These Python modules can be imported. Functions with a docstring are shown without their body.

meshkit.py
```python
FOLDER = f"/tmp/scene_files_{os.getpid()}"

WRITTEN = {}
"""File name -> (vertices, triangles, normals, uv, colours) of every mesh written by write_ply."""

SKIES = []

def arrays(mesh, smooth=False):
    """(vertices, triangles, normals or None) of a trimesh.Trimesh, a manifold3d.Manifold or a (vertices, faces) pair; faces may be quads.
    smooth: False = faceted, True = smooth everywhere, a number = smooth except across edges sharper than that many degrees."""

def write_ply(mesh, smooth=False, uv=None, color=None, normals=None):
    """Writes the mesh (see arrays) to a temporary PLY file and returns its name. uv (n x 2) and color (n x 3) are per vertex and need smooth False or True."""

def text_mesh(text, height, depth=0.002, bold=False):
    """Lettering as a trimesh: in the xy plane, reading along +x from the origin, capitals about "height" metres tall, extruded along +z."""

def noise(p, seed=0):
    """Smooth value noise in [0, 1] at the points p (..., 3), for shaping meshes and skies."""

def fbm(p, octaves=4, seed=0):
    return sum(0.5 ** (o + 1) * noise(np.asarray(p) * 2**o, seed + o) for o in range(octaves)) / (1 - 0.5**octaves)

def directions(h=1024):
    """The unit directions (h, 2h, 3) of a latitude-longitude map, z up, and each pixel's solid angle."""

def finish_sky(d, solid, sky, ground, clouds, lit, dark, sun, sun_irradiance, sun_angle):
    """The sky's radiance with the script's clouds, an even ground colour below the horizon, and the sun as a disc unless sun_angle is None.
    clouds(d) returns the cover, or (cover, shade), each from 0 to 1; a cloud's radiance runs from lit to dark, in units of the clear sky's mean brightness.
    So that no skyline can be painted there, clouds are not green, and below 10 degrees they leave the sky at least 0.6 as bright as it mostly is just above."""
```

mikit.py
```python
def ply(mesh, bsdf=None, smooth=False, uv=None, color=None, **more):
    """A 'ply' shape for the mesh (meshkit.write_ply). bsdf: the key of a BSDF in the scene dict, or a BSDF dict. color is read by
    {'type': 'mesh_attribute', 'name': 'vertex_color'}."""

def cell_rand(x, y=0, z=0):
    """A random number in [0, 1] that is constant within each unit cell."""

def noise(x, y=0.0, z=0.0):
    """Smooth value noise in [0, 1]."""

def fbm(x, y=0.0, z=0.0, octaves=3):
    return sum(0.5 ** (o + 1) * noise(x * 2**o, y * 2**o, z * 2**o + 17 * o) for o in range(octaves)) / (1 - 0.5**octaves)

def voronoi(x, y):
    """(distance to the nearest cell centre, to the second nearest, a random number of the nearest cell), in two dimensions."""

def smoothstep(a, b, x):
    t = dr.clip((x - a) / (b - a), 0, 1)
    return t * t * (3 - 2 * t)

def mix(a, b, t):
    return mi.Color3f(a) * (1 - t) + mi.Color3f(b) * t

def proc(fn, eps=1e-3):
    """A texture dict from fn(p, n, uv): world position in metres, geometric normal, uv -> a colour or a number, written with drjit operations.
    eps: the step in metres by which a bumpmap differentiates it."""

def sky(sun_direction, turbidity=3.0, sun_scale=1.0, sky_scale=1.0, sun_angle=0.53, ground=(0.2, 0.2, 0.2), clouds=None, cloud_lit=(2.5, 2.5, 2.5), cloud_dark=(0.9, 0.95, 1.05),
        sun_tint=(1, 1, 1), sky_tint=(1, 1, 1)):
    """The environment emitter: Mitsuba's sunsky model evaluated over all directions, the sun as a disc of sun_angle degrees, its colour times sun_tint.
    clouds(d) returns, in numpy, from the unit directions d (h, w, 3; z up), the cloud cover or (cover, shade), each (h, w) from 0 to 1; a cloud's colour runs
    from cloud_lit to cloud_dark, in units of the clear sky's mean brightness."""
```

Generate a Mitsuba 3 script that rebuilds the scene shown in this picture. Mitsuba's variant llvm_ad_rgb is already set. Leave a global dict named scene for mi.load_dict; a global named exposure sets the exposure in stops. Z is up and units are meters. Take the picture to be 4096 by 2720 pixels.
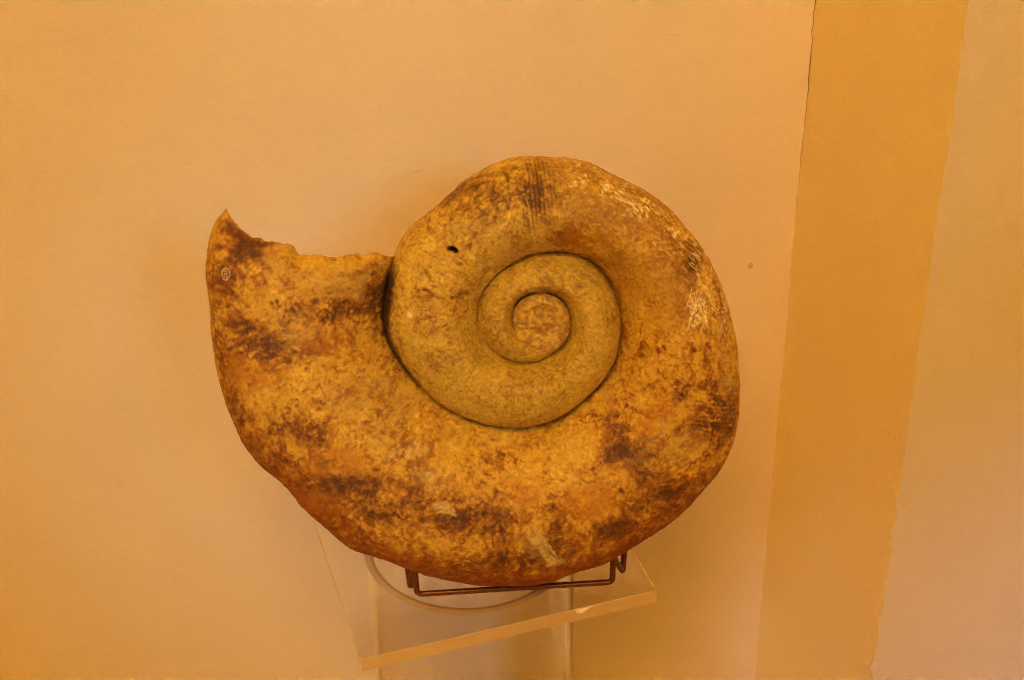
import math
import numpy as np, trimesh, mitsuba as mi, drjit as dr
import mikit, meshkit
from mikit import proc, noise, fbm, smoothstep, mix

T = mi.ScalarTransform4f
scene, labels = {}, {}
exposure = 0.06
EYE = np.array([0.0, 0.0, 1.75])
# ---------------------------------------------------------------- camera
FWD, DOWN = [-0.01512056, 0.8521825, -0.52302615], [-0.0177406, -0.52294384, -0.8521825]
FWD = np.array([0.0, 0.85231663, -0.52302615])
UP = np.array([0.01774055, 0.52294384, 0.85218250])
FWD = FWD / np.linalg.norm(FWD)
scene["camera"] = {"type": "perspective", "fov": 38.086, "fov_axis": "x", "near_clip": 0.05, "far_clip": 60.0,
                   "to_world": T().look_at(origin=EYE.tolist(), target=(EYE + FWD).tolist(), up=UP.tolist())}

# ---------------------------------------------------------------- light
def rgb(*c):
    return {"type": "rgb", "value": list(map(float, c))}

FOCUS = np.array([0.03, 1.40, 0.95])
def lamp(name, az, el, dist, radius, colour, power, label):
    """A round ceiling lamp, seen from the fossil at azimuth az (to the right) and elevation el, turned towards it."""
    a, e = math.radians(az), math.radians(el)
    d = np.array([math.sin(a) * math.cos(e), -math.cos(a) * math.cos(e), math.sin(e)])
    p = FOCUS + d * dist
    k = power * dist**2 / (math.pi * radius**2)
    scene[name] = {"type": "disk", "to_world": T().look_at(origin=p.tolist(), target=FOCUS.tolist(), up=[0.1, 0.2, 1]) @ T().scale([radius, radius, 1]),
                   "bsdf": {"type": "diffuse", "reflectance": rgb(0.2, 0.2, 0.2)}, "emitter": {"type": "area", "radiance": rgb(*(np.array(colour) * k))}}
    labels[name] = {"label": label, "category": "lamp"}

def spotlight(key, pos, aim, colour, power, half, soft, size, n=10):
    """A small cluster of spot bulbs on a track, power = irradiance at the aim point."""
    pos, aim = np.array(pos, float), np.array(aim, float)
    d = np.linalg.norm(aim - pos)
    for i in range(n):
        a, r = i * 2.399963, size * math.sqrt((i + 0.5) / n)
        o = pos + np.array([r * math.cos(a), 0.0, r * math.sin(a)])
        scene[f"{key}_{i}"] = {"type": "spot", "to_world": T().look_at(origin=o.tolist(), target=aim.tolist(), up=[0.1, 0.2, 1]),
                               "intensity": rgb(*(np.array(colour) * power * d * d / n)), "cutoff_angle": half, "beam_width": half * soft}

scene["room_light"] = {"type": "constant", "radiance": rgb(0.47, 0.238, 0.036)}
lamp("ceiling_lamp", -7, 50, 4.4, 0.85, (1.0, 0.54, 0.11), 2.05, "large round gallery lamp high in front of the fossil")
spotlight("spot_right", [0.95, -1.30, 2.55], [-0.16, 1.72, 1.12], (0.60, 1.0, 1.25), 0.42, 14, 0.1, 0.30, 14)
spotlight("spot_left", [-1.55, -0.90, 2.30], [-0.14, 1.72, 0.30], (0.60, 1.0, 1.20), 0.46, 11.5, 0.1, 0.30, 14)
spotlight("spot_far", [0.25, -1.60, 2.60], [0.84, 1.45, 0.16], (0.42, 1.1, 2.4), 0.40, 9.5, 0.1, 0.25, 10)

# ---------------------------------------------------------------- setting: plastered niche
def tw(b):
    return {"type": "twosided", "bsdf": b}

def lumps(p):
    return 0.0007 * fbm(p.x * 300, p.y * 300, p.z * 300, 2) + 0.0016 * fbm(p.x * 38 + 3, p.y * 38, p.z * 30, 3) + 0.004 * noise(p.x * 7 + 9, p.y * 7, p.z * 5)

def paint(base, speck):
    def fn(p, n, uv):
        a = fbm(p.x * 9 + 31, p.y * 9, p.z * 7, 3)
        b = fbm(p.x * 330, p.y * 330, p.z * 330, 2)
        return mix(mi.Color3f(*base) * 0.965, mi.Color3f(*base) * 1.03, a) * (1 + speck * (b - 0.5))
    return fn

bumpfn = proc(lambda p, n, uv: lumps(p), eps=8e-4)
def wall_bsdf(base):
    return tw({"type": "bumpmap", "arbitrary": bumpfn, "scale": 1.0,
               "bsdf": {"type": "principled", "base_color": proc(paint(base, 0.11)), "roughness": 0.72, "specular": 0.25}})

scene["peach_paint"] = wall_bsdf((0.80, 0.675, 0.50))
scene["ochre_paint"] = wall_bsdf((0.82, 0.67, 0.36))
scene["pale_paint"] = wall_bsdf((0.72, 0.62, 0.49))
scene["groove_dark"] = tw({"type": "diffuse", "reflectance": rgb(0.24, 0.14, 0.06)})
scene["stain_paint"] = tw({"type": "diffuse", "reflectance": rgb(0.64, 0.46, 0.26)})

YB = 1.72
ZLO, ZHI = 0.0, 3.2
def corner(z):            # concave corner, slightly out of plumb
    return 0.3716 - (z - 0.69) * 0.0047
def jit(z, seed, f=1.0):
    z = np.asarray(z, float)
    q = np.stack([z * 0, z * f, z * 0 + seed], -1)
    return (meshkit.fbm(q * [1, 22, 1], 3, seed) - 0.5) * 0.004 + (meshkit.fbm(q * [1, 120, 1], 2, seed + 5) - 0.5) * 0.0022

def strip(xs_of, name, m, label, nz=1300, nx=2, zlo=ZLO, zhi=ZHI):
    """A wall face as a sheet between two vertical edges; xs_of(z) -> two (x, y) end lines."""
    z = np.linspace(zlo, zhi, nz)
    a, b = xs_of(z)
    k = np.linspace(0, 1, nx)[None, :, None]
    sa, sb = np.polyfit(z, a, 1), np.polyfit(z, b, 1)
    la, lb = z[:, None] * sa[0] + sa[1], z[:, None] * sb[0] + sb[1]          # the plain edges; the ragged ones stay at the border
    v = la[:, None] * (1 - k) + lb[:, None] * k
    v[:, 0], v[:, -1] = a, b
    v = np.concatenate([v, np.broadcast_to(z[:, None, None], (nz, nx, 1))], -1).reshape(-1, 3)
    i, j = np.meshgrid(np.arange(nz - 1), np.arange(nx - 1), indexing="ij")
    q = np.stack([i * nx + j, i * nx + j + 1, (i + 1) * nx + j + 1, (i + 1) * nx + j], -1).reshape(-1, 4)
    return mikit.ply((v, q), m)

def crack(z):             # width of the open crack: wide above, closing at about mid height
    w = 0.00065 * np.clip((z - 0.80) / 0.25, 0.0, 1) * (0.55 + 0.9 * meshkit.noise(np.stack([z * 60, z * 0, z * 0], -1), 4))
    return w
def back_edge(z):
    return corner(z) + 0.8 * jit(z, 2)
z_of = lambda z: np.asarray(z, float)
scene["niche_wall__back_face"] = strip(lambda z: (np.stack([z * 0 - 3.0, z * 0 + YB], -1), np.stack([back_edge(z), z * 0 + YB], -1)), "back", "peach_paint", "", nx=150)
CX, CY = 0.470, 1.45
DX, DY = CX - 0.3716, CY - YB
def front_edge(z):
    big = 0.0075 * np.clip(0.75 - z, 0, 0.4) / 0.4
    e = 0.9 * jit(z, 7) + big * (meshkit.fbm(np.stack([z * 60, z * 0, z * 0 + 3], -1), 3, 11) - 0.5) * 2
    return CX - (z - 0.80) * 0.0075 + e
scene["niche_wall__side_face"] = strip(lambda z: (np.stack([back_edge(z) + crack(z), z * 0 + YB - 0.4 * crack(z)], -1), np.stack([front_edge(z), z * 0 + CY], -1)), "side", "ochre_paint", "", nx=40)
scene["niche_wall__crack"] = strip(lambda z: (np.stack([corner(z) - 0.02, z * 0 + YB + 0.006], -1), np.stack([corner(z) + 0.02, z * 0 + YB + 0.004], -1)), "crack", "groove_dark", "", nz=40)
scene["niche_wall__front_face"] = strip(lambda z: (np.stack([front_edge(z), z * 0 + CY], -1), np.stack([z * 0 + 4.0, z * 0 + CY], -1)), "front", "pale_paint", "", nx=150)
labels["niche_wall"] = {"label": "peach plastered niche wall with a cracked corner and an ochre side, behind the fossil", "category": "wall"}
labels["niche_wall__side_face"] = {"label": "deep ochre side of the niche"}
labels["niche_wall__front_face"] = {"label": "paler wall face at the right edge"}
labels["niche_wall__crack"] = {"label": "thin dark crack down the corner"}
scene["floor_boards"] = {"type": "diffuse", "reflectance": rgb(0.50, 0.32, 0.15)}
scene["floor"] = {"type": "rectangle", "to_world": T().translate([0, -1.0, -0.004]) @ T().scale([5, 5, 1]), "bsdf": {"type": "ref", "id": "floor_boards"}}
labels["floor"] = {"label": "brown floor under the clear pedestal", "kind": "structure"}

def blob(x, z, w, h, d, seed):
    m = trimesh.creation.icosphere(3, 1.0)
    v = np.array(m.vertices)
    v *= 1 + 0.5 * (meshkit.fbm(v * 1.6 + seed, 3, seed)[:, None] - 0.5)
    v = v * [w, d, h] + [x, YB, z]
    return trimesh.Trimesh(v, m.faces, process=False)
# little blisters and a scar in the plaster
BL = [(-0.402, 0.958, 0.0035, 0.0022), (-0.535, 0.80, 0.0065, 0.0020), (-0.116, 0.948, 0.0060, 0.0014), (-0.082, 0.925, 0.0040, 0.0012), (0.20, 1.125, 0.004, 0.0015), (0.085, 1.165, 0.004, 0.001), (0.33, 1.19, 0.009, 0.0012)]
for i, (x, z, w, h) in enumerate(BL):
    scene["niche_wall__blister" + (f"_{i:03d}" if i else "")] = mikit.ply(blob(x, z, w, h, 0.0011, i), "peach_paint", smooth=True)
def side_blob(t, z, r, i):
    m = blob(0, 0, r, r * 1.2, 0.0011, i)
    v = np.array(m.vertices) - [0, YB, 0]
    ang = math.atan2(DY, DX)
    R_ = np.array([[math.cos(ang), -math.sin(ang), 0], [math.sin(ang), math.cos(ang), 0], [0, 0, 1]])
    return trimesh.Trimesh(v @ R_.T + [0.3716 + DX * t - (z - 0.8) * 0.006, YB + DY * t, z], m.faces, process=False)
for i, (t, z, r) in enumerate([(0.62, 0.955, 0.0026), (0.60, 0.935, 0.0018), (0.50, 0.840, 0.0018), (0.93, 0.70, 0.0030), (0.95, 0.63, 0.0022), (0.96, 0.42, 0.0035), (0.94, 0.33, 0.0040), (0.97, 0.30, 0.0028), (0.12, 0.42, 0.0016)]):
    scene[f"niche_wall__blister_{len(BL) + i:03d}"] = mikit.ply(side_blob(t, z, r, 30 + i), "ochre_paint", smooth=True)
m = blob(0.317, 0.803, 0.0036, 0.0046, 0.0007, 23)
scene["niche_wall__scar"] = mikit.ply(m, "stain_paint", smooth=True)
labels["niche_wall__scar"] = {"label": "small brown scar in the plaster right of the fossil"}

# ---------------------------------------------------------------- clear acrylic pedestal
scene["acrylic"] = {"type": "dielectric", "int_ior": 1.49, "ext_ior": 1.0}
ZT, TH = 0.63, 0.018
FL = np.array([-0.16725, 1.17689])
AZ = math.radians(17.534)
E1, E2 = np.array([math.cos(AZ), math.sin(AZ)]), np.array([-math.sin(AZ), math.cos(AZ)])
SIDE = 0.3417
CEN = FL + (E1 + E2) * SIDE / 2
def chamfer_box(sx, sy, sz, c):
    pts = []
    for x in (-1, 1):
        for y in (-1, 1):
            for z in (-1, 1):
                pts += [[x * (sx - c), y * sy, z * (sz - c)], [x * sx, y * (sy - c), z * (sz - c)], [x * (sx - c), y * (sy - c), z * sz]]
    return trimesh.convex.convex_hull(np.array(pts))
scene["clear_sheet"] = {"type": "thindielectric", "int_ior": 1.49, "specular_transmittance": rgb(0.985, 0.98, 0.965)}
def sheet(c, name, m):
    return mikit.ply((np.array(c, float), np.array([[0, 1, 2, 3]])), m)
def pc(a, b, z):          # a point of the plate: along and across from its centre
    return [*(CEN + E1 * a + E2 * b), z]
HS = SIDE / 2
scene["acrylic_pedestal__top_plate"] = mikit.ply((np.array([pc(-HS, -HS, ZT), pc(HS, -HS, ZT), pc(HS, HS, ZT), pc(-HS, HS, ZT), pc(-HS, -HS, ZT - TH), pc(HS, -HS, ZT - TH), pc(HS, HS, ZT - TH), pc(-HS, HS, ZT - TH)]),
                                                  np.array([[0, 1, 2, 3], [7, 6, 5, 4]])), "clear_sheet")
def edge_tint(p, n, uv):
    return mix(mi.Color3f(0.84, 0.62, 0.25), mi.Color3f(0.92, 0.74, 0.40), fbm(p.x * 40, p.y * 40, p.z * 90, 2))
scene["sawn_edge"] = {"type": "principledthin", "base_color": proc(edge_tint), "roughness": 0.35, "diff_trans": 1.1, "spec_trans": 0.0, "eta": 1.45}
def edge_bar(a0, b0, a1, b1, name, th=TH):
    """One sawn edge: a strip with small bevels above and below."""
    c = 0.0006
    n = np.array([b1 - b0, a0 - a1]); n = n / np.linalg.norm(n)
    v = []
    for d, z in ((0, ZT), (c, ZT - c), (c, ZT - th + c), (0, ZT - th)):
        for a, b in ((a0, b0), (a1, b1)):
            v.append(pc(a + n[0] * d, b + n[1] * d, z))
    scene[name] = mikit.ply((np.array(v), np.array([[0, 1, 3, 2], [2, 3, 5, 4], [4, 5, 7, 6]])), "sawn_edge")
for i, (a0, b0, a1, b1) in enumerate([(-HS, -HS, HS, -HS), (HS, -HS, HS, HS), (HS, HS, -HS, HS), (-HS, HS, -HS, -HS)]):
    edge_bar(a0, b0, a1, b1, "acrylic_pedestal__edge" + (f"_{i:03d}" if i else ""), TH if i == 0 else 0.0035)
def ring_tube(ro, ri, z0, z1, n=256, c=0.0004):
    a = np.arange(n) * 2 * np.pi / n
    prof = [(ri + c, z0), (ro - c, z0), (ro, z0 + c), (ro, z1 - c), (ro - c, z1), (ri + c, z1), (ri, z1 - c), (ri, z0 + c)]
    v = np.array([[r * math.cos(t), r * math.sin(t), z] for r, z in prof for t in a])
    q = [[i * n + j, i * n + (j + 1) % n, ((i + 1) % 8) * n + (j + 1) % n, ((i + 1) % 8) * n + j] for i in range(8) for j in range(n)]
    return v, np.array(q)
v, q = ring_tube(0.1255, 0.1165, 0.002, ZT - TH - 0.0016)
v[:, :2] += CEN
scene["acrylic_pedestal__tube"] = mikit.ply((v, q), "acrylic", smooth=30)
# chipped spot in the front edge, its glint painted in pale, right of middle
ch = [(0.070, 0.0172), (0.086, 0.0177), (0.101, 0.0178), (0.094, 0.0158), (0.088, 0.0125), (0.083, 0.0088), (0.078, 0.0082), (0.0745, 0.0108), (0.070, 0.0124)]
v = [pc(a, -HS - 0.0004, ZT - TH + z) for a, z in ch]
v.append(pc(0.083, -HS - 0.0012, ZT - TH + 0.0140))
scene["chip_glint"] = {"type": "twosided", "bsdf": {"type": "principled", "base_color": rgb(0.92, 0.80, 0.62), "roughness": 0.35, "specular": 0.6}}
scene["acrylic_pedestal__glint_chip"] = mikit.ply((np.array(v), np.array([[i, (i + 1) % 9, 9] for i in range(9)])), "chip_glint")
labels["acrylic_pedestal__glint_chip"] = {"label": "chipped spot with a painted pale glint in the front edge of the plate"}
# the cemented joint between the tube and the plate
def joint_tint(p, n, uv):
    r = dr.sqrt(dr.square(p.x - float(CEN[0])) + dr.square(p.y - float(CEN[1])))
    return mix(mi.Color3f(0.60, 0.42, 0.18), mi.Color3f(0.86, 0.68, 0.38), smoothstep(0.1180, 0.1215, r))
scene["cement"] = {"type": "principledthin", "base_color": proc(joint_tint), "roughness": 0.5, "diff_trans": 1.0, "spec_trans": 0.0, "eta": 1.45}
v, q = ring_tube(0.1262, 0.1160, ZT - TH - 0.0012, ZT - TH - 0.0003, c=0.0002)
v[:, :2] += CEN
scene["acrylic_pedestal__joint"] = mikit.ply((v, q), "cement", smooth=30)
labels["acrylic_pedestal__joint"] = {"label": "tan cemented ring where the tube meets the plate"}
labels["acrylic_pedestal"] = {"label": "clear acrylic pedestal, a square plate on a wide round tube, under the fossil", "category": "pedestal"}

# ---------------------------------------------------------------- bent wire stand
scene["bronze_paint"] = {"type": "principled", "base_color": proc(lambda p, n, uv: mix(mi.Color3f(0.075, 0.020, 0.006), mi.Color3f(0.15, 0.042, 0.011), fbm(p.x * 130, p.y * 130, p.z * 130, 3))), "roughness": 0.30, "metallic": 0.45, "specular": 0.5}
def rod(points, r=0.0034, bend=0.007, sides=20):
    """A round rod through the points with rounded bends and rounded ends."""
    p = [np.array(x, float) for x in points]
    path = [p[0]]
    for a, b, c in zip(p, p[1:], p[2:]):
        d0, d1 = (a - b), (c - b)
        l0, l1 = np.linalg.norm(d0), np.linalg.norm(d1)
        k = min(bend, 0.45 * l0, 0.45 * l1)
        s, e = b + d0 / l0 * k, b + d1 / l1 * k
        for t in np.linspace(0, 1, 9):
            path.append((1 - t) ** 2 * s + 2 * t * (1 - t) * b + t * t * e)
    path.append(p[-1])
    path = np.array(path)
    tan = np.gradient(path, axis=0); tan /= np.linalg.norm(tan, axis=1, keepdims=True)
    u = np.cross(tan[0], [0.3, 0.5, 0.8]); u /= np.linalg.norm(u)
    rings = []
    ang = np.arange(sides) * 2 * np.pi / sides
    for i, (c, t) in enumerate(zip(path, tan)):
        u = u - t * (u @ t); u /= np.linalg.norm(u); w = np.cross(t, u)
        rings.append(c + r * (np.cos(ang)[:, None] * u + np.sin(ang)[:, None] * w))
    cap0 = [path[0] - tan[0] * r * 0.5 + (rings[0] - path[0]) * 0.7]
    cap1 = [path[-1] + tan[-1] * r * 0.5 + (rings[-1] - path[-1]) * 0.7]
    rings = cap0 + rings + cap1
    v = np.concatenate(rings + [[path[0] - tan[0] * r * 0.55], [path[-1] + tan[-1] * r * 0.55]])
    n, k = len(rings), sides
    f = []
    for i in range(n - 1):
        for j in range(k):
            a, b, c, d = i * k + j, i * k + (j + 1) % k, (i + 1) * k + (j + 1) % k, (i + 1) * k + j
            f += [[a, b, c], [a, c, d]]
    for j in range(k):
        f += [[n * k, (j + 1) % k, j], [n * k + 1, (n - 1) * k + j, (n - 1) * k + (j + 1) % k]]
    return trimesh.Trimesh(v, f, process=False)
zb = ZT + 0.0031
BAR0, BAR1 = np.array([-0.1121, 1.2761, zb]), np.array([0.1092, 1.2910, zb])
scene["wire_stand__front_bar"] = mikit.ply(rod([BAR0 + [-0.0009, 0, 0.040], BAR0, BAR1, BAR1 + [0, 0, 0.036]]), "bronze_paint", smooth=50)
scene["wire_stand__prong"] = mikit.ply(rod([BAR1 + [0.0012, 0.0005, 0.034], [0.1222, 1.3090, zb], [0.1236, 1.3092, zb + 0.034], [0.108, 1.330, zb + 0.036], [0.10, 1.40, zb + 0.020]], bend=0.0042), "bronze_paint", smooth=50)
scene["wire_stand__prong_001"] = mikit.ply(rod([BAR0 + [-0.0030, 0.0016, 0.038], [-0.1201, 1.2890, zb], [-0.1225, 1.2892, zb + 0.036], [-0.105, 1.315, zb + 0.036], [-0.10, 1.40, zb + 0.020]], bend=0.0042), "bronze_paint", smooth=50)
scene["wire_stand__back_rest"] = mikit.ply(rod([[0.10, 1.40, zb + 0.020], [0.09, 1.455, zb], [0.07, 1.500, zb + 0.17], [-0.07, 1.490, zb + 0.17], [-0.09, 1.445, zb], [-0.10, 1.40, zb + 0.020]]), "bronze_paint", smooth=50)
labels["wire_stand"] = {"label": "dark bronze bent wire stand holding the fossil on the clear plate", "category": "stand"}

# ---------------------------------------------------------------- the ammonite
FU = np.array([0.99764038, 0.06865622, 0.0]); FV = np.array([-0.02121594, 0.30828783, 0.95105652]); FN = np.array([0.06529595, -0.94881238, 0.30901699])
FO = np.array([-0.00105451, 1.28750906, 0.635]) + FU * 0.03678194 + FV * 0.30907932
def world(p):             # local millimetres (right, up, towards the viewer) -> metres
    p = np.asarray(p, float) / 1000
    return FO + p[..., :1] * FU + p[..., 1:2] * FV + p[..., 2:3] * FN
# the rim and then the seam of the coil, from the mouth inwards: angle in degrees, radius in mm
TR = np.array([(157.9, 352.2), (158.4, 355.0), (159.8, 361.0), (161.0, 364.4), (162.4, 364.9), (164.6, 364.0), (166.8, 364.3), (169.2, 362.1), (170.5, 360.6),
    (171.4, 357.6), (173.4, 355.6), (176.4, 354.0), (179.4, 354.0), (181.0, 352.2), (184.1, 352.2), (187.0, 352.6), (191.0, 351.7), (194.4, 350.8),
    (197.8, 348.6), (199.8, 349.8), (201.5, 347.4), (205.1, 344.2), (208.5, 337.1), (210.6, 333.1), (214.2, 333.0), (216.6, 333.4), (221.1, 331.2),
    (225.0, 332.1), (228.2, 332.5), (230.5, 329.2), (233.6, 323.5), (236.9, 320.0), (240.1, 319.3), (243.9, 318.0), (248.3, 315.9), (252.1, 315.2),
    (256.8, 314.5), (261.7, 311.0), (269.1, 308.0), (272.3, 303.2), (275.6, 299.2), (280.0, 297.5), (283.8, 295.4), (286.4, 290.8), (290.6, 286.9),
    (296.3, 282.3), (301.8, 279.5), (306.0, 276.5), (311.3, 272.2), (316.2, 270.1), (321.2, 265.6), (326.3, 257.6), (330.2, 249.2), (336.5, 238.2),
    (343.0, 227.7), (351.0, 217.2), (359.6, 207.5), (365.2, 202.1), (371.5, 197.5), (378.4, 192.5), (383.2, 190.4), (388.9, 185.7), (394.5, 184.3),
    (402.3, 180.5), (410.1, 176.9), (415.7, 174.4), (421.4, 172.9), (427.2, 175.3), (432.5, 175.0), (442.2, 173.2), (448.9, 173.5), (454.4, 175.2),
    (459.7, 174.2), (465.6, 172.8), (473.4, 168.9), (477.9, 167.9), (481.5, 164.4), (484.1, 165.0), (488.6, 163.6), (496.2, 165.6), (502.3, 169.0),
    (506.1, 169.8), (512.1, 169.3), (517.1, 167.0), (522.7, 165.1), (530.8, 163.2), (536.5, 163.4), (543.3, 162.1), (548.9, 158.3), (556.3, 153.4),
    (566.1, 147.5), (574.6, 144.4), (583.9, 139.6), (591.9, 135.1), (599.8, 131.3), (609.5, 126.5), (618.2, 123.3), (626.4, 119.4), (637.5, 113.8),
    (646.0, 108.6), (656.9, 102.8), (668.0, 100.0), (678.9, 97.7), (688.7, 95.3), (697.9, 92.2), (708.2, 89.5), (717.8, 88.3), (727.7, 86.3), (739.4,
    85.0), (752.4, 83.5), (765.3, 82.2), (777.6, 78.7), (788.2, 75.4), (799.1, 72.3), (816.4, 70.7), (828.8, 69.6), (841.4, 68.4), (856.0, 68.0), (869.9,
    68.9), (881.8, 68.6), (894.3, 67.6), (907.3, 66.2), (917.7, 63.4), (931.6, 59.4), (945.8, 56.2), (964.9, 51.6), (981.3, 47.4), (1000.5, 42.5),
    (1020.5, 39.0), (1044.7, 35.7), (1069.2, 31.8), (1094.0, 31.0), (1116.4, 30.5), (1136.5, 29.2), (1172.6, 27.4), (1199.2, 29.5), (1223.0, 31.1),
    (1244.4, 31.4), (1263.8, 31.5), (1282.7, 29.6), (1305.5, 25.1), (1334.9, 20.8)])
# the broken edge of the mouth, from the coil out to the tip
MOUTH = np.array([(-151.6, 74.4), (-160.4, 77.4), (-172.3, 81.9), (-181.4, 81.6), (-200.9, 82.3), (-223.5, 82.9), (-245.9, 85.7), (-253.2, 89.0), (-257.2, 93.8),
    (-261.6, 97.1), (-280.9, 99.2), (-288.0, 104.6), (-297.4, 107.3), (-305.2, 113.8), (-313.5, 119.9), (-317.5, 125.7), (-322.2, 132.8), (-324.5, 134.4)], float)
TR[:, 1] -= 4.2 * np.exp(-((TR[:, 0] - 277) / 26) ** 2) * (TR[:, 0] < 400)      # the flank bulges past the keel below
def interp_smooth(s, sig):
    xs = np.arange(TR[0, 0], TR[-1, 0], 0.25)
    ys = np.interp(xs, TR[:, 0], TR[:, 1])
    k = np.exp(-0.5 * (np.arange(-40, 41) * 0.25 / sig) ** 2); k /= k.sum()
    ys = np.convolve(np.pad(ys, 40, mode="edge"), k, "valid")
    return xs, ys
XS, YS = interp_smooth(None, 1.5)
XS2, YS2 = interp_smooth(None, 4.0)
def R_vis(s):
    s = np.asarray(s, float)
    w = np.clip((s - 470) / 80, 0, 1)
    r = np.interp(s, XS, YS) * (1 - w) + np.interp(s, XS2, YS2) * w
    end = 1210.0
    return np.where(s > end, np.interp(end, XS2, YS2) * 0.45 ** ((s - end) / 360), r)
def half(r):
    return np.interp(r, [4, 12, 27, 55, 90, 130, 180, 300, 350], [17, 19, 24, 35, 45, 53, 58, 66, 63])

S_CUT1, S_CUT2, S_END = 519.0, 879.0, 1250.0
rows, s = [], TR[0, 0]
while s < S_END:
    rows.append(s)
    s += 0.23 if s < 560 else (0.42 if s < 900 else 0.9)
SR = np.array(rows)
NF, NB = 240, 44
tf = np.linspace(0, 1, NF); tf = 1 - (1 - tf) ** 1.35
tb = np.linspace(0, 1, NB + 1)[1:]; tb = tb ** 1.6
tt = np.concatenate([tf, 1 - tb])
side = np.concatenate([np.ones(NF), -np.ones(NB)])
XM, PW = 0.46, 2.35
def radii(s):
    ri = R_vis(s + 360)
    rv = R_vis(s)
    q = 1 - 0.016 * np.clip((s - 495) / 45, 0, 1) - 0.04 * np.exp(-((s - 545) / 22) ** 2) - 0.066 * np.clip((s - 835) / 70, 0, 1)
    return ri, ri + (rv - ri) / q
def bees(s):
    ri, ro = radii(s)
    return np.minimum(half(ro), 0.62 * (ro - ri) + 12)
def w_prof(s, t):
    """Half thickness (mm) of the section at s, from its seam (t = 0) to its keel (t = 1)."""
    b = bees(s)
    near = np.exp(-((s - 158) / 26.0) ** 2)
    soft = np.clip((s - 425) / 45, 0, 1)
    w0 = (0.20 + 0.275 * soft) * bees(s + 360) - 4.0 * (1 - soft) - 5 * near
    inn = np.clip((s - 500) / 60, 0, 1)
    XM, PW = 0.46 - 0.10 * inn, 2.35 - 0.40 * inn
    x = np.clip(t / XM, 0, 1)
    rise = w0 + (b - w0) * np.sin(0.5 * np.pi * x) ** 0.85
    fall = b * np.maximum(1 - np.clip((t - XM) / (1 - XM), 0, 1) ** PW, 0) ** (1 / PW)
    return np.where(t < XM, rise, fall)
S1 = 205.0
Sg, Tg = np.meshgrid(SR, tt, indexing="ij")
ri, ro = radii(Sg)
rad = ri + (ro - ri) * Tg
a = np.radians(Sg)
UVg = np.stack([rad * np.cos(a), rad * np.sin(a)], -1)
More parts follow.
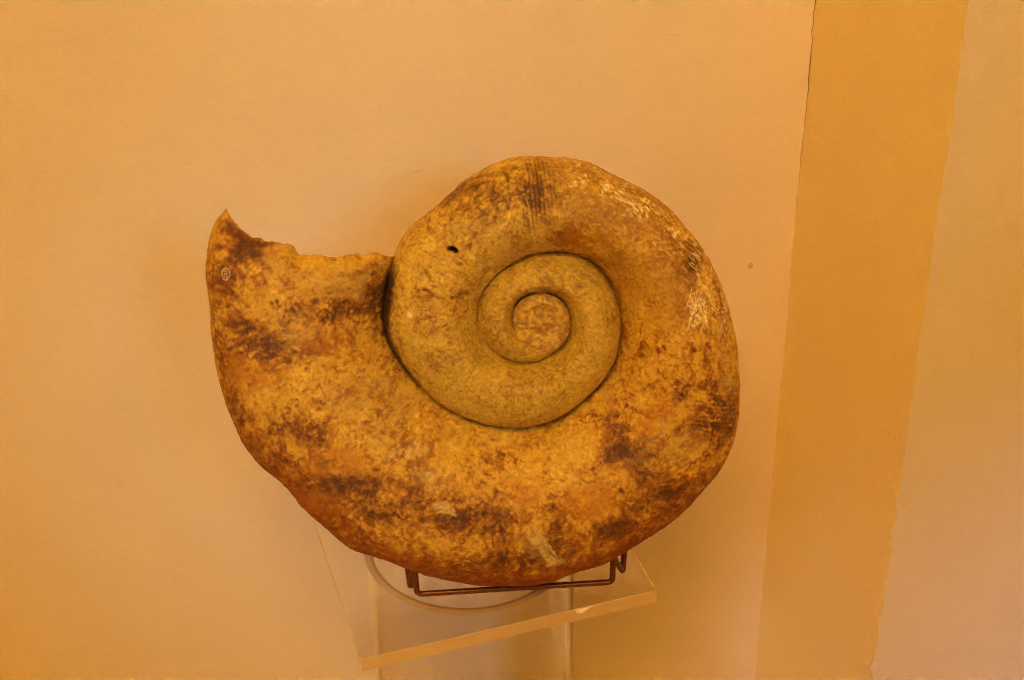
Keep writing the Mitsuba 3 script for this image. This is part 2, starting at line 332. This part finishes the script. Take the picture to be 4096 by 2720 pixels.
# near the mouth the sections turn until they lie along the broken edge
k = SR < S1
tau = ((SR[k] - SR[0]) / (S1 - SR[0]))[:, None, None]
cl = np.concatenate([[0], np.cumsum(np.linalg.norm(np.diff(MOUTH, axis=0), axis=1))]); cl /= cl[-1]
edge = np.stack([np.interp(tt, cl, MOUTH[:, i]) for i in (0, 1)], -1)
jg = np.stack([tt * 24, tt * 0, tt * 0 + 5], -1)
edge = edge + ((meshkit.fbm(jg, 3, 90) - 0.5) * 4.5 * np.clip(tt * 20, 0, 1) * np.clip((1 - tt) * 14, 0, 1))[:, None] * np.array([0.25, 1.0])
edge = edge[None]
ri1, ro1 = radii(np.array(S1))
r1 = (ri1 + (ro1 - ri1) * tt); last = np.stack([r1 * math.cos(math.radians(S1)), r1 * math.sin(math.radians(S1))], -1)[None]
sk = SR[k]
c0 = ((R_vis(sk + 360) * (1 + 0.027 * np.sin(np.pi * np.clip((sk - 159) / 40, 0, 1))))[:, None] * np.stack([np.cos(np.radians(sk)), np.sin(np.radians(sk))], -1))[:, None, :]
c1 = (R_vis(sk)[:, None] * np.stack([np.cos(np.radians(sk)), np.sin(np.radians(sk))], -1))[:, None, :]
c0 = c0 + (1 - tau) * (edge[:, :1] - c0[:1]); c1 = c1 + (1 - tau) * (edge[:, NF - 1:NF] - c1[:1])
t3 = tt[None, :, None]
e00, e01 = edge[:, :1], edge[:, NF - 1:NF]; l0, l1 = last[:, :1], last[:, NF - 1:NF]
UVg[k] = (1 - tau) * edge + tau * last + (1 - t3) * c0 + t3 * c1 - ((1 - tau) * ((1 - t3) * e00 + t3 * e01) + tau * ((1 - t3) * l0 + t3 * l1))
Wg = w_prof(Sg, Tg) * side[None]
P = np.concatenate([UVg, Wg[..., None]], -1)
tk = np.clip(1 - (SR - SR[0]) / (S1 - SR[0]), 0, 1)[:, None]
P[..., 1] -= 0.5 * np.maximum(-P[..., 2], 0) * tk
def grid_normals(P):
    du, dv = np.gradient(P, axis=0), np.gradient(P, axis=1)
    n = np.cross(dv, du)
    return n / (np.linalg.norm(n, axis=-1, keepdims=True) + 1e-9)
rowd = np.concatenate([[0], np.cumsum(np.linalg.norm(np.diff(P[:, NF // 2], axis=0), axis=-1))])[:, None]      # distance from the broken edge
P[..., 2] *= 1 - 0.42 * np.exp(-rowd / 11.0)
N0 = grid_normals(P)
if N0[800, 100, 2] < 0:
    N0 = -N0; FLIP = True
else:
    FLIP = False
Q = P.copy()              # undisplaced place, for the patterns
def nz(p, scale, seed=0, oct=3):
    return meshkit.fbm(np.asarray(p) / scale + 100.0 + 7.3 * seed, oct, seed)
def ell(spots, soft=0.45, rag=0.55, seed=0):
    """Union of ragged elliptical patches on the front face."""
    r = (nz(Q, 20, 40 + seed, 3) - 0.5) * 2.4 * rag + (RAG - 0.5) * 1.8 * rag + (F1 - 0.5) * 1.2 * rag
    out = np.zeros(Q.shape[:2])
    for x, y, a_, b_ in spots:
        d = np.hypot((Q[..., 0] - x) / (1.15 * a_), (Q[..., 1] - y) / (1.15 * b_)) + r
        out = np.maximum(out, np.clip((1 + soft - d) / (2 * soft), 0, 1))
    out = out * out * (3 - 2 * out)
    return out * np.clip(Q[..., 2] / 6 + 1, 0, 1)
def seg(p, pts):
    d = np.full(p.shape[:2], 1e9)
    for (x0, y0), (x1, y1) in zip(pts, pts[1:]):
        ax, ay = p[..., 0] - x0, p[..., 1] - y0
        bx, by = x1 - x0, y1 - y0
        h = np.clip((ax * bx + ay * by) / (bx * bx + by * by + 1e-9), 0, 1)
        d = np.minimum(d, np.hypot(ax - h * bx, ay - h * by))
    return np.where(p[..., 2] > -2, d, 1e9)
def sm(a_, b_, x):
    t = np.clip((x - a_) / (b_ - a_), 0, 1)
    return t * t * (3 - 2 * t)

DARK_SPOTS = [ (-233,33,16,11),(-203,30,19,9),(-173,41,15,20),(-295,-2,26,11),(-250,-4,29,7),(-314,18,13,13),(-322,64,12,16),(-320,121,7,7),(-227,-153,24,11),(-188,-157,21,12),(-153,-173,19,10),(-188,-194,16,6),(183,-103,25,29),(143,-78,16,11),(26,-240,42,16),(-78,-204,32,15),(-40,-258,32,10),(123,-191,40,19),(163,60,11,15),(31,92,10,8),(-90,146,32,11),(-8,145,19,16),(-134,-146,16,8),(7,30,16,4),(85,-143,24,13),(-248,-94,16,11),(64,-230,32,11),(-304,97,11,13)]
GREY_SPOTS = [ (-263,23,20,21),(-205,55,25,13),(-253,68,8,6),(-270,93,15,13),(-146,-126,24,11),(-169,-111,15,12),(-132,-155,19,13),(-16,-237,16,11),(-28,83,40,11),(-63,52,12,24),(140,-132,26,21),(104,-155,16,8),(197,-37,10,69),(6,3,29,25),(-165,-83,24,16),(-53,105,50,16),(-195,-59,32,16)]
RUST_SPOTS = [ (-226,-133,26,11),(107,-114,12,8),(35,90,13,9),(-234,-2,16,8),(-309,-36,24,16),(-25,-181,16,11),(124,-100,16,13),(43,-194,24,16),(-257,-181,32,11)]
BRIGHT_SPOTS = [ (-234,62,16,14),(21,-153,37,28),(-284,-54,29,19),(-52,-123,32,11),(-213,-80,29,13),(-204,-26,26,16),(117,-60,24,16),(-8,-81,87,24),(56,-10,19,37),(104,9,29,37),(-136,22,16,40)]
WHITE_SPOTS = [ (-149,-127,16,7),(-111,-190,10,9),(-18,-228,7,11),(-9,-246,6,8),(-0,-263,12,7),(-129,-155,8,5)]
OLIVE_SPOTS = [ (85,114,69,34),(40,163,45,16),(105,55,40,34),(142,34,29,40)]
# feathery strokes: noise stretched along a direction that wanders over the shell
wx, wy = (nz(Q, 34, 11, 3) - 0.5) * 30, (nz(Q, 34, 12, 3) - 0.5) * 30
base_ang = np.arctan2(Q[..., 1], Q[..., 0])
ang = base_ang + (nz(Q, 60, 13, 2) - 0.5) * 5.0
ca, sa = np.cos(ang), np.sin(ang)
X_, Y_ = Q[..., 0] + wx * 0.25, Q[..., 1] + wy * 0.25
KD = 8
def strokes(l, w, seed):
    """Noise drawn out along the local direction, blended between eight fixed ones so that it never winds up."""
    out = np.zeros(Q.shape[:2])
    for k_ in range(KD):
        th = np.pi * k_ / KD
        dl = np.abs((ang - th + np.pi / 2) % np.pi - np.pi / 2)
        wt = np.clip(1 - dl / (np.pi / KD), 0, 1)
        m = wt > 0
        x, y = X_[m] * math.cos(th) + Y_[m] * math.sin(th), -X_[m] * math.sin(th) + Y_[m] * math.cos(th)
        out[m] += wt[m] * (meshkit.fbm(np.stack([x / l + 50, y / w + 50 + 9.7 * k_, Q[..., 2][m] / 14 + 50], -1), 3, seed) - 0.5) / np.sqrt(wt[m] ** 2 + (1 - wt[m]) ** 2)
    return out + 0.5
F1, F2 = strokes(13, 4.6, 21), strokes(6.5, 2.4, 22)
SPECK = nz(Q, 3.6, 27, 2)
RAG = nz(Q, 7.5, 39, 3)
DARK, GREY, RUST = ell(DARK_SPOTS, 0.85, 0.6, 1), ell(GREY_SPOTS, seed=2), ell(RUST_SPOTS, seed=3)
BRIGHT, WHITE, OLIVE = ell(BRIGHT_SPOTS, 0.7, 0.5, 4), ell(WHITE_SPOTS, 0.16, 0.75, 5), ell(OLIVE_SPOTS, 0.7, 0.4, 6)
FINE = nz(Q, 2.6, 23, 2)
MID = nz(Q, 9, 24, 4)
BIG = nz(Q, 48, 25, 3)
SGd, TGd = Sg, Tg
inner = sm(S_CUT1 - 6, S_CUT1 + 40, Sg)                      # the inner coil is smoother and greener
poli = OLIVE * (1 - 0.8 * inner)
feather = (F1 - 0.5) * 1.6 + (F2 - 0.5) * 1.2
# ---- relief (mm)
D = (nz(Q, 70, 1, 2) - 0.5) * 5.0 * (1 - 0.5 * inner) + (nz(Q, 24, 2, 3) - 0.5) * 2.6 * (1 - 0.65 * poli) * (1 - 0.5 * inner)
D += feather * 0.85 * (1 - 0.85 * poli) + (FINE - 0.5) * 0.85 * (1 - 0.7 * poli) + (MID - 0.5) * 2.2 * (1 - 0.8 * poli)
rim = np.clip((Tg - 0.80) / 0.2, 0, 1)
D *= (1 - 0.35 * rim)
HATCH = ell([(188, -106, 26, 30)], 0.8, 0.7, 8) * sm(0.15, 0.48, RAG); HATCH2 = ell([(-4, 142, 14, 24)], 0.8, 0.7, 9) * sm(0.15, 0.48, RAG)
h1 = np.sin((Q[..., 1] + 0.28 * Q[..., 0] + 3 * (MID - 0.5)) * 2 * np.pi / 5.2); h2 = np.sin((Q[..., 0] + 0.05 * Q[..., 1] + 3 * (MID - 0.5)) * 2 * np.pi / 4.4)
D += 0.35 * (h1 * HATCH + h2 * HATCH2)
CR = [[(-35.5, -149.3), (-32.9, -154.0), (-29.4, -159.6)], [(-28.2, -208.9), (-20.6, -218.9), (-12.7, -233.9), (-2.4, -247.7), (9.3, -259.6)]]
wob = Q + np.stack([(MID - 0.5) * 6, (F1 - 0.5) * 6, MID * 0], -1)
CRK = sum(np.exp(-(seg(wob, c) / 0.9) ** 2) for c in CR) * sm(0.38, 0.62, RAG)
D -= 1.6 * CRK
SLOT = [(-93.4, 89.6), (-87.0, 86.4)]
slot = sm(3.2, 1.6, seg(Q * 0.6 + wob * 0.4, SLOT))
D -= 13.0 * slot
PITS = [(157.5, -29.8, 2.6), (159.5, -31.5, 2.0), (174.6, -154.5, 2.6), (-279.7, 42.4, 1.8), (-273.3, 44.9, 1.9)]
PIT = np.zeros(Q.shape[:2])
for x, y, r in PITS:
    d = np.hypot(wob[..., 0] - x, (wob[..., 1] - y) * 0.8)
    PIT = np.maximum(PIT, np.where(Q[..., 2] > 0, sm(1.5 * r, 0.5 * r, d), 0))
D -= 2.2 * PIT
D += 0.4 * WHITE
lump = ell([(-268, 95, 17, 14), (-235, 84, 12, 9)], 0.5, 0.2, 12)
D += 3.5 * lump
keep = np.clip((Tg * (ro - ri)) / 6, 0.15, 1)                # keep the seam closed
P = P + N0 * (D * keep)[..., None]
# ---- colour
def C(*c):
    return np.array(c, float)
def lay(col, c, m):
    return col * (1 - m[..., None]) + C(*c) * m[..., None]
low = sm(0.40, 0.75, Tg + 0.5 * (BIG - 0.5) + 0.25 * (RAG - 0.5)) * sm(345, 300, Sg) * sm(172, 200, Sg)  # brown lower flank, with part of its shade put into the tone
rimd = sm(0.70, 0.95, Tg + 0.2 * (MID - 0.5)) * sm(335, 280, Sg) * (0.25 + 0.75 * sm(182, 215, Sg))  # brown lower rim, its downward shading also put into the colour
PB, PM = nz(Q, 34, 26, 3) - 0.5, nz(wob, 15, 32, 4) - 0.5
calm = (1 - 0.85 * poli) * (1 - 0.62 * inner)
tone = 0.515 + calm * (0.27 * feather + 0.26 * (RAG - 0.5) + 0.46 * PM + 0.20 * (SPECK - 0.5)) + 0.46 * PB * (1 - 0.5 * poli) * (1 - 0.4 * inner) + 0.22 * (FINE - 0.5)
tone += 0.13 * BRIGHT * (1 - 0.7 * inner) - DARK * (0.13 + 0.31 * sm(0.35, 0.65, RAG + 0.5 * (F2 - 0.5))) - 0.075 * low - 0.20 * rimd - 0.11 * poli - 0.010 * inner
F3 = nz(Q, 1.5, 28, 2)
def veins(sc, seed, a_, b_):
    """Thin branching lines where a warped noise crosses its middle."""
    n_ = nz(wob + np.stack([(F2 - 0.5) * 5, (RAG - 0.5) * 6, RAG * 0], -1), sc, seed, 3)
    return sm(a_, b_, 1 - np.abs(2 * n_ - 1)) * sm(0.42, 0.58, nz(Q, 24, seed + 1, 2))
rough_zone = (1 - 0.9 * poli) * (1 - 0.55 * inner)
V1, V2 = veins(17, 91, 0.90, 0.98) * rough_zone, veins(11, 95, 0.91, 0.985) * rough_zone
tone += 0.26 * (F3 - 0.5) * (1 - 0.4 * poli) - 0.20 * V1 + 0.16 * V2
tone -= 0.20 * np.clip(-h1, 0, 1) * HATCH + 0.24 * np.clip(-h2, 0, 1) * HATCH2
stops = [0.0, 0.20, 0.38, 0.54, 0.70, 0.92]
ramp = np.array([(0.085, 0.030, 0.010), (0.18, 0.062, 0.014), (0.36, 0.145, 0.020), (0.53, 0.285, 0.038), (0.61, 0.365, 0.050), (0.69, 0.460, 0.105)])
green = np.array([(0.10, 0.045, 0.012), (0.19, 0.090, 0.018), (0.36, 0.205, 0.034), (0.50, 0.325, 0.055), (0.60, 0.420, 0.085), (0.70, 0.530, 0.150)])
pick = lambda r: np.stack([np.interp(tone, stops, r[:, i]) for i in range(3)], -1)
gm = np.clip(0.85 * inner + 0.35 * poli + 0.5 * sm(395, 470, Sg) * (1 - inner), 0, 1)[..., None]
col = pick(ramp) * (1 - gm) + pick(green) * gm
col = lay(col, (0.48, 0.18, 0.018), RUST * 0.75 * np.clip(0.4 + 2 * (RAG - 0.3), 0, 1))
col = lay(col, (0.42, 0.285, 0.105), GREY * 0.55 * np.clip(0.45 + 2 * PM, 0, 1))
col = lay(col, (0.25, 0.045, 0.005), rimd * 0.65)
col = lay(col, (0.70, 0.52, 0.22), WHITE * np.clip(1.6 * (nz(Q, 7, 35, 4) + 0.35 * (F2 - 0.5) - 0.34), 0, 0.62))
def shard(pts):
    """Inside of a convex patch, its outline slightly worn."""
    p = np.array(pts, float); out = np.full(Q.shape[:2], 1e9)
    area = np.sum(p[:, 0] * np.roll(p[:, 1], -1) - np.roll(p[:, 0], -1) * p[:, 1])
    for a_, b_ in zip(p, np.roll(p, -1, 0)):
        e = (b_ - a_) / np.linalg.norm(b_ - a_) * np.sign(area)
        out = np.minimum(out, -(wob[..., 0] - a_[0]) * e[1] + (wob[..., 1] - a_[1]) * e[0])
    return sm(-0.6, 0.8, out) * (Q[..., 2] > 0)
SH = np.maximum(shard([(-121.6, -183.6), (-109.7, -181), (-98, -200.9), (-117.6, -192.9)]), shard([(-26.2, -215.4), (-18.3, -214), (4.3, -247.2), (17.5, -267), (-2.4, -266.2), (-13, -244.5)]) * (0.35 + 0.65 * sm(0.45, 0.60, RAG)))
col = lay(col, (0.66, 0.49, 0.22), SH * np.clip(0.25 + 1.2 * (F3 - 0.2), 0, 0.85))
# pale scratches on the polished flank
rng = np.random.default_rng(5)
band = np.array([(23.6, 163.9), (47.3, 157.6), (70.4, 146.1), (91.0, 132.1), (109.1, 120.7), (127.3, 106.7), (143.7, 92.7), (158.6, 73.3), (173.8, 52.2), (186, 20), (192, -20)])
SC = np.zeros(Q.shape[:2])
def scratch(x, y, ang, ln, wd, st):
    dx, dy = Q[..., 0] - x, Q[..., 1] - y
    m_ = (np.abs(dx) < ln) & (np.abs(dy) < ln) & (Q[..., 2] > 0)
    if m_.any():
        al = dx[m_] * math.cos(ang) + dy[m_] * math.sin(ang); ac = -dx[m_] * math.sin(ang) + dy[m_] * math.cos(ang) + 0.02 * al * al / max(ln, 1) * 4 + (RAG[m_] - 0.5) * 4
        SC[m_] = np.maximum(SC[m_], st * np.exp(-(ac / wd) ** 2) * np.clip(1.3 * (1 - (2 * al / ln) ** 2), 0, 1))
dust_d = seg(Q, band.tolist())
dust = np.exp(-(dust_d / 13.0) ** 2)
DS = np.stack([(Q[..., 0] * math.cos(-0.75) + Q[..., 1] * math.sin(-0.75)) / 7 + 50, (-Q[..., 0] * math.sin(-0.75) + Q[..., 1] * math.cos(-0.75)) / 1.7 + 50, Q[..., 2] / 8 + 50], -1)
DUST = sm(0.54, 0.68, meshkit.fbm(DS, 3, 81)) * dust * sm(0.40, 0.62, nz(Q, 22, 82, 3))
for i in range(230):
    f_ = rng.random() ** 0.8 * (len(band) - 1.001); j = int(f_); p0 = band[j] + (band[j + 1] - band[j]) * (f_ - j)
    dirv = band[j + 1] - band[j]; th_ = math.atan2(dirv[1], dirv[0])
    off = rng.normal(0, 10); p0 = p0 + off * np.array([-math.sin(th_), math.cos(th_)])
    scratch(p0[0], p0[1], th_ + rng.normal(0, 0.4), rng.uniform(3, 12) * (1 + (rng.random() < 0.08)), rng.uniform(0.35, 0.75), rng.uniform(0.12, 0.6))
for i in range(60):       # the star of scratches
    th_ = rng.choice([1.15, 2.0, 1.7, 0.6]) + rng.normal(0, 0.3)
    scratch(162.5 + rng.normal(0, 7), 11 + rng.normal(0, 9), th_, rng.uniform(4, 22), rng.uniform(0.4, 0.8), rng.uniform(0.3, 0.9))
for an_, ln_, ox, oy in ((1.15, 34, -3, 0), (1.2, 24, 0, -4), (2.1, 18, 6, 2), (1.9, 26, 8, -8)):
    scratch(162.5 + ox, 11 + oy, an_, ln_, 1.2, 0.95)
for x, y, n_, sd in ((73, 141, 10, 3), (142, 93, 8, 3), (110, 120, 10, 4), (46, 152, 7, 4)):
    for i in range(n_):
        scratch(x + rng.normal(0, sd), y + rng.normal(0, sd), rng.normal(2.3, 0.5), rng.uniform(3, 7), rng.uniform(0.7, 1.5), rng.uniform(0.4, 0.9))
SC = np.maximum(SC * sm(0.20, 0.50, FINE), 0.62 * DUST)
col = lay(col, (0.92, 0.78, 0.56), np.clip(1.05 * SC, 0, 0.9))
LINE = np.exp(-(seg(wob, [(-11.7, 139.6), (-10.5, 121.3), (-6.6, 100.2), (-1.6, 78.5)]) / 0.8) ** 2)
col = lay(col, (0.62, 0.46, 0.20), LINE * 0.7)
col = lay(col, (0.10, 0.04, 0.012), np.clip(CRK, 0, 1) * 0.8)
col = lay(col, (0.13, 0.045, 0.012), PIT * 0.8)
col = lay(col, (0.02, 0.010, 0.005), slot)
seam_shade = np.exp(-(Tg * (ro - ri) / (3.0 + 5.0 * sm(250, 300, Sg) * sm(420, 380, Sg) * sm(0.3, 0.7, RAG))) ** 2) * (side[None] > 0)  # shade down in the seam, painted into the colour
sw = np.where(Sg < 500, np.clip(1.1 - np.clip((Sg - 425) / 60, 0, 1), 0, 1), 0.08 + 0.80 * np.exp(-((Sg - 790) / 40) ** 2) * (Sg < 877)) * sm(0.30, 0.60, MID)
col = lay(col, (0.14, 0.052, 0.014), seam_shade * sw * 0.75)
lip_shade = sm(0.90 + 0.06 * (MID - 0.5), 1.0, Tg) * sm(500, 545, Sg) * sm(880, 800, Sg) * (0.4 + 0.6 * sm(0.35, 0.6, MID))  # inner coil darkened in colour where its edge turns into shade
col = lay(col, (0.20, 0.080, 0.018), lip_shade * 0.8)
gap_shade = np.maximum(sm(0.90, 0.96, Tg) * sm(512, 522, Sg) * sm(572, 556, Sg), sm(0.035, 0.010, Tg) * sm(160, 166, Sg) * sm(212, 196, Sg) * (side[None] > 0))  # shadow of the narrow gap by the mouth, laid on as near-black colour
col = lay(col, (0.035, 0.014, 0.006), gap_shade * 0.92)
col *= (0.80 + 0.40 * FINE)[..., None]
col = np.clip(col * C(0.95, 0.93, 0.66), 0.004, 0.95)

N1 = grid_normals(P)
if FLIP:
    N1 = -N1
scene["fossil_stone"] = {"type": "principled", "base_color": {"type": "mesh_attribute", "name": "vertex_color"}, "roughness": 0.62, "specular": 0.30}
def whorl(name, r0, r1):
    p, n_, c = P[r0:r1], N1[r0:r1], col[r0:r1]
    a_, b_ = p.shape[:2]
    i, j = np.meshgrid(np.arange(a_ - 1), np.arange(b_ - 1), indexing="ij")
    q = np.stack([i * b_ + j, i * b_ + j + 1, (i + 1) * b_ + j + 1, (i + 1) * b_ + j], -1).reshape(-1, 4)
    f = np.vstack([q[:, [0, 1, 2]], q[:, [0, 2, 3]]])
    v = world(p).reshape(-1, 3)
    fn = np.cross(v[f[:, 1]] - v[f[:, 0]], v[f[:, 2]] - v[f[:, 0]])
    nw = (n_[..., :1] * FU + n_[..., 1:2] * FV + n_[..., 2:3] * FN).reshape(-1, 3)
    if (fn * nw[f[:, 0]]).sum() < 0:
        f = f[:, ::-1]
    path = meshkit.write_ply((v, f), False, None, c.reshape(-1, 3), normals=nw)
    scene[name] = {"type": "ply", "filename": path, "face_normals": False, "bsdf": {"type": "ref", "id": "fossil_stone"}}
i1, i2 = int(np.searchsorted(SR, S_CUT1)), int(np.searchsorted(SR, S_CUT2))
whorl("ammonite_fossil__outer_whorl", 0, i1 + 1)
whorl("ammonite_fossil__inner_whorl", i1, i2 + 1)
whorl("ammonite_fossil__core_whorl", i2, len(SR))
# the worn flat centre
rr, aa = np.meshgrid(np.linspace(0, 1, 60), np.linspace(0, 2 * np.pi, 240), indexing="ij")
open_ = np.exp(-(((np.degrees(aa) - 300 + 180) % 360 - 180) / 48) ** 2)      # below right the centre runs on into the coil
cx, cy = (31.5 + 2.5 * open_) * rr * np.cos(aa), (31.0 + 2.5 * open_) * rr * np.sin(aa)
cz = 27.0 - 3.0 * rr ** 8 * (1 - 1.3 * open_) + 1.0 * open_ * rr ** 2
cp = np.stack([cx, cy, cz], -1)
spi = np.abs(((np.degrees(aa) / 360 + np.log(np.maximum(rr, 0.05)) / 0.8) % 1.0) - 0.5)
cp[..., 2] += (nz(cp, 16, 70, 3) - 0.5) * 4.0 + (nz(cp, 4, 71, 3) - 0.5) * 1.6 - 1.6 * np.exp(-(spi / 0.10) ** 2) * np.clip(rr * 2, 0, 1) * (cy > -14)
m_ = nz(cp, 9, 72, 4); m2_ = nz(cp, 3, 73, 3)
tone = 0.47 + 0.75 * (m_ - 0.5) + 0.35 * (m2_ - 0.5) - 0.16 * sm(0.75, 1.0, rr) * (0.4 + m_)
cc = pick(green) * 0.6 + pick(ramp) * 0.4
cc = cc * C(0.95, 0.93, 0.66)
for x, y, an, l_ in ((5.5, 21.5, -0.28, 7.5), (5.0, 23.5, 1.4, 3.0), (-12.5, -3.5, 0.1, 7), (-17, -7, -0.6, 5), (-23, -2, -0.7, 5), (17, -6, 0.9, 5)):
    dx, dy = cx - x, cy - y
    al, ac = dx * math.cos(an) + dy * math.sin(an), -dx * math.sin(an) + dy * math.cos(an)
    k_ = np.exp(-(ac / 0.9) ** 2) * np.clip((l_ - np.abs(al)) / 1.5, 0, 1) * sm(0.3, 0.5, m2_)
    cc = lay(cc, (0.70, 0.52, 0.18), k_ * 0.7); cp[..., 2] += 0.7 * k_
cc = np.clip(cc * (0.75 + 0.5 * m2_)[..., None], 0.004, 0.95)
b_ = 240
i, j = np.meshgrid(np.arange(59), np.arange(239), indexing="ij")
q = np.stack([i * b_ + j, (i + 1) * b_ + j, (i + 1) * b_ + j + 1, i * b_ + j + 1], -1).reshape(-1, 4)
scene["ammonite_fossil__worn_centre"] = mikit.ply((world(cp).reshape(-1, 3), q), {"type": "twosided", "bsdf": {"type": "ref", "id": "fossil_stone"}}, smooth=True, color=cc.reshape(-1, 3))
labels["ammonite_fossil__worn_centre"] = {"label": "flat worn centre of the coil"}
# the rough broken face of the mouth, between its front and its back edge
front = P[0, :NF]; back_ = np.stack([np.interp(tf, tt[NF - 1:][::-1], P[0, NF - 1:, i][::-1]) for i in range(3)], -1)
kk = np.linspace(0, 1, 60)[:, None, None]
cap = front[None] * (1 - kk) + back_[None] * kk
bul = np.sin(np.pi * kk[..., 0]) ** 0.8
cap[..., 1] += bul * (3.0 + 9.0 * (nz(cap, 16, 60, 3) - 0.5)) * np.clip(np.minimum(tf, 1 - tf) * 12, 0, 1)[None]
cc = np.zeros(cap.shape) + C(0.50, 0.33, 0.11)
m_ = nz(cap, 9, 61, 4); cc = lay(cc, (0.25, 0.13, 0.04), sm(0.5, 0.35, m_) * 0.8); cc = lay(cc, (0.62, 0.46, 0.22), sm(0.55, 0.7, m_) * 0.7)
a_, b_ = cap.shape[:2]
i, j = np.meshgrid(np.arange(a_ - 1), np.arange(b_ - 1), indexing="ij")
q = np.stack([i * b_ + j, i * b_ + j + 1, (i + 1) * b_ + j + 1, (i + 1) * b_ + j], -1).reshape(-1, 4)
scene["ammonite_fossil__broken_edge"] = mikit.ply((world(cap).reshape(-1, 3), q), {"type": "twosided", "bsdf": {"type": "ref", "id": "fossil_stone"}}, smooth=True, color=cc.reshape(-1, 3))
labels["ammonite_fossil"] = {"label": "large ochre brown ammonite fossil with a broken pointed mouth, propped upright on the clear plate", "category": "fossil"}
labels["ammonite_fossil__broken_edge"] = {"label": "rough broken edge of the shell mouth"}
labels["ammonite_fossil__outer_whorl"] = {"label": "outer whorl, blotched below and polished and scratched at upper right"}

# pale painted number in a ring near the tip, and a paper dot on the inner coil
from scipy.spatial import cKDTree
fm = (P[..., 2] > 0)
TREE = cKDTree(P[fm][:, :2]); PW_, NW_ = P[fm], N1[fm]
def on_shell(x, y, lift):
    d, i = TREE.query(np.stack([x, y], -1), k=4)
    return PW_[i].mean(-2) + NW_[i].mean(-2) * lift
def inked(loop, wd, lift=0.25):
    """A thin brush line laid on the shell along a closed loop of local points."""
    p = np.array(loop, float); t = np.roll(p, -1, 0) - np.roll(p, 1, 0); t /= np.linalg.norm(t, axis=1, keepdims=True)
    nrm = np.stack([-t[:, 1], t[:, 0]], -1); n = len(p)
    w_ = wd * (0.8 + 0.4 * meshkit.noise(np.c_[np.arange(n) * 0.35, np.zeros(n), np.zeros(n)], 3))[:, None]
    L, Cn, Rr = p + nrm * w_, p, p - nrm * w_
    v = np.concatenate([on_shell(*L.T, 0.05), on_shell(*Cn.T, lift), on_shell(*Rr.T, 0.05)])
    q = [[a * n + j, a * n + (j + 1) % n, (a + 1) * n + (j + 1) % n, (a + 1) * n + j] for a in (0, 1) for j in range(n)]
    return trimesh.Trimesh(world(v), np.vstack([np.array(q)[:, [0, 1, 2]], np.array(q)[:, [0, 2, 3]]]), process=False)
scene["white_ink"] = tw({"type": "diffuse", "reflectance": rgb(0.64, 0.44, 0.18)})
ph = np.linspace(0, 2 * np.pi, 40, endpoint=False)
MX, MY = -324.8, 73.3
ovals = [inked(np.c_[MX + 4.3 * np.cos(ph) + 0.8 * np.sin(ph), MY + 6.0 * np.sin(ph)], 0.62), inked(np.c_[MX + 0.3 + 1.5 * np.cos(ph), MY + 1.9 + 1.7 * np.sin(ph)], 0.45), inked(np.c_[MX - 0.3 + 1.8 * np.cos(ph), MY - 1.8 + 1.9 * np.sin(ph)], 0.45)]
scene["ammonite_fossil__number_mark"] = mikit.ply(trimesh.util.concatenate(ovals), "white_ink", smooth=True)
labels["ammonite_fossil__number_mark"] = {"label": "small pale number 8 in a ring painted near the tip"}
r_, th_ = np.meshgrid(np.linspace(0, 1, 5), ph, indexing="ij")
v = on_shell((-138.2 + 3.0 * r_ * np.cos(th_)).ravel(), (20.4 + 3.0 * r_ * np.sin(th_)).ravel(), 0.35)
q = [[a * 40 + j, a * 40 + (j + 1) % 40, (a + 1) * 40 + (j + 1) % 40, (a + 1) * 40 + j] for a in range(4) for j in range(40)]
scene["paper_white"] = tw({"type": "diffuse", "reflectance": rgb(0.80, 0.62, 0.30)})
scene["ammonite_fossil__paper_dot"] = mikit.ply((world(v), np.array(q)), "paper_white", smooth=True)
labels["ammonite_fossil__paper_dot"] = {"label": "tiny pale round dot on the inner coil"}
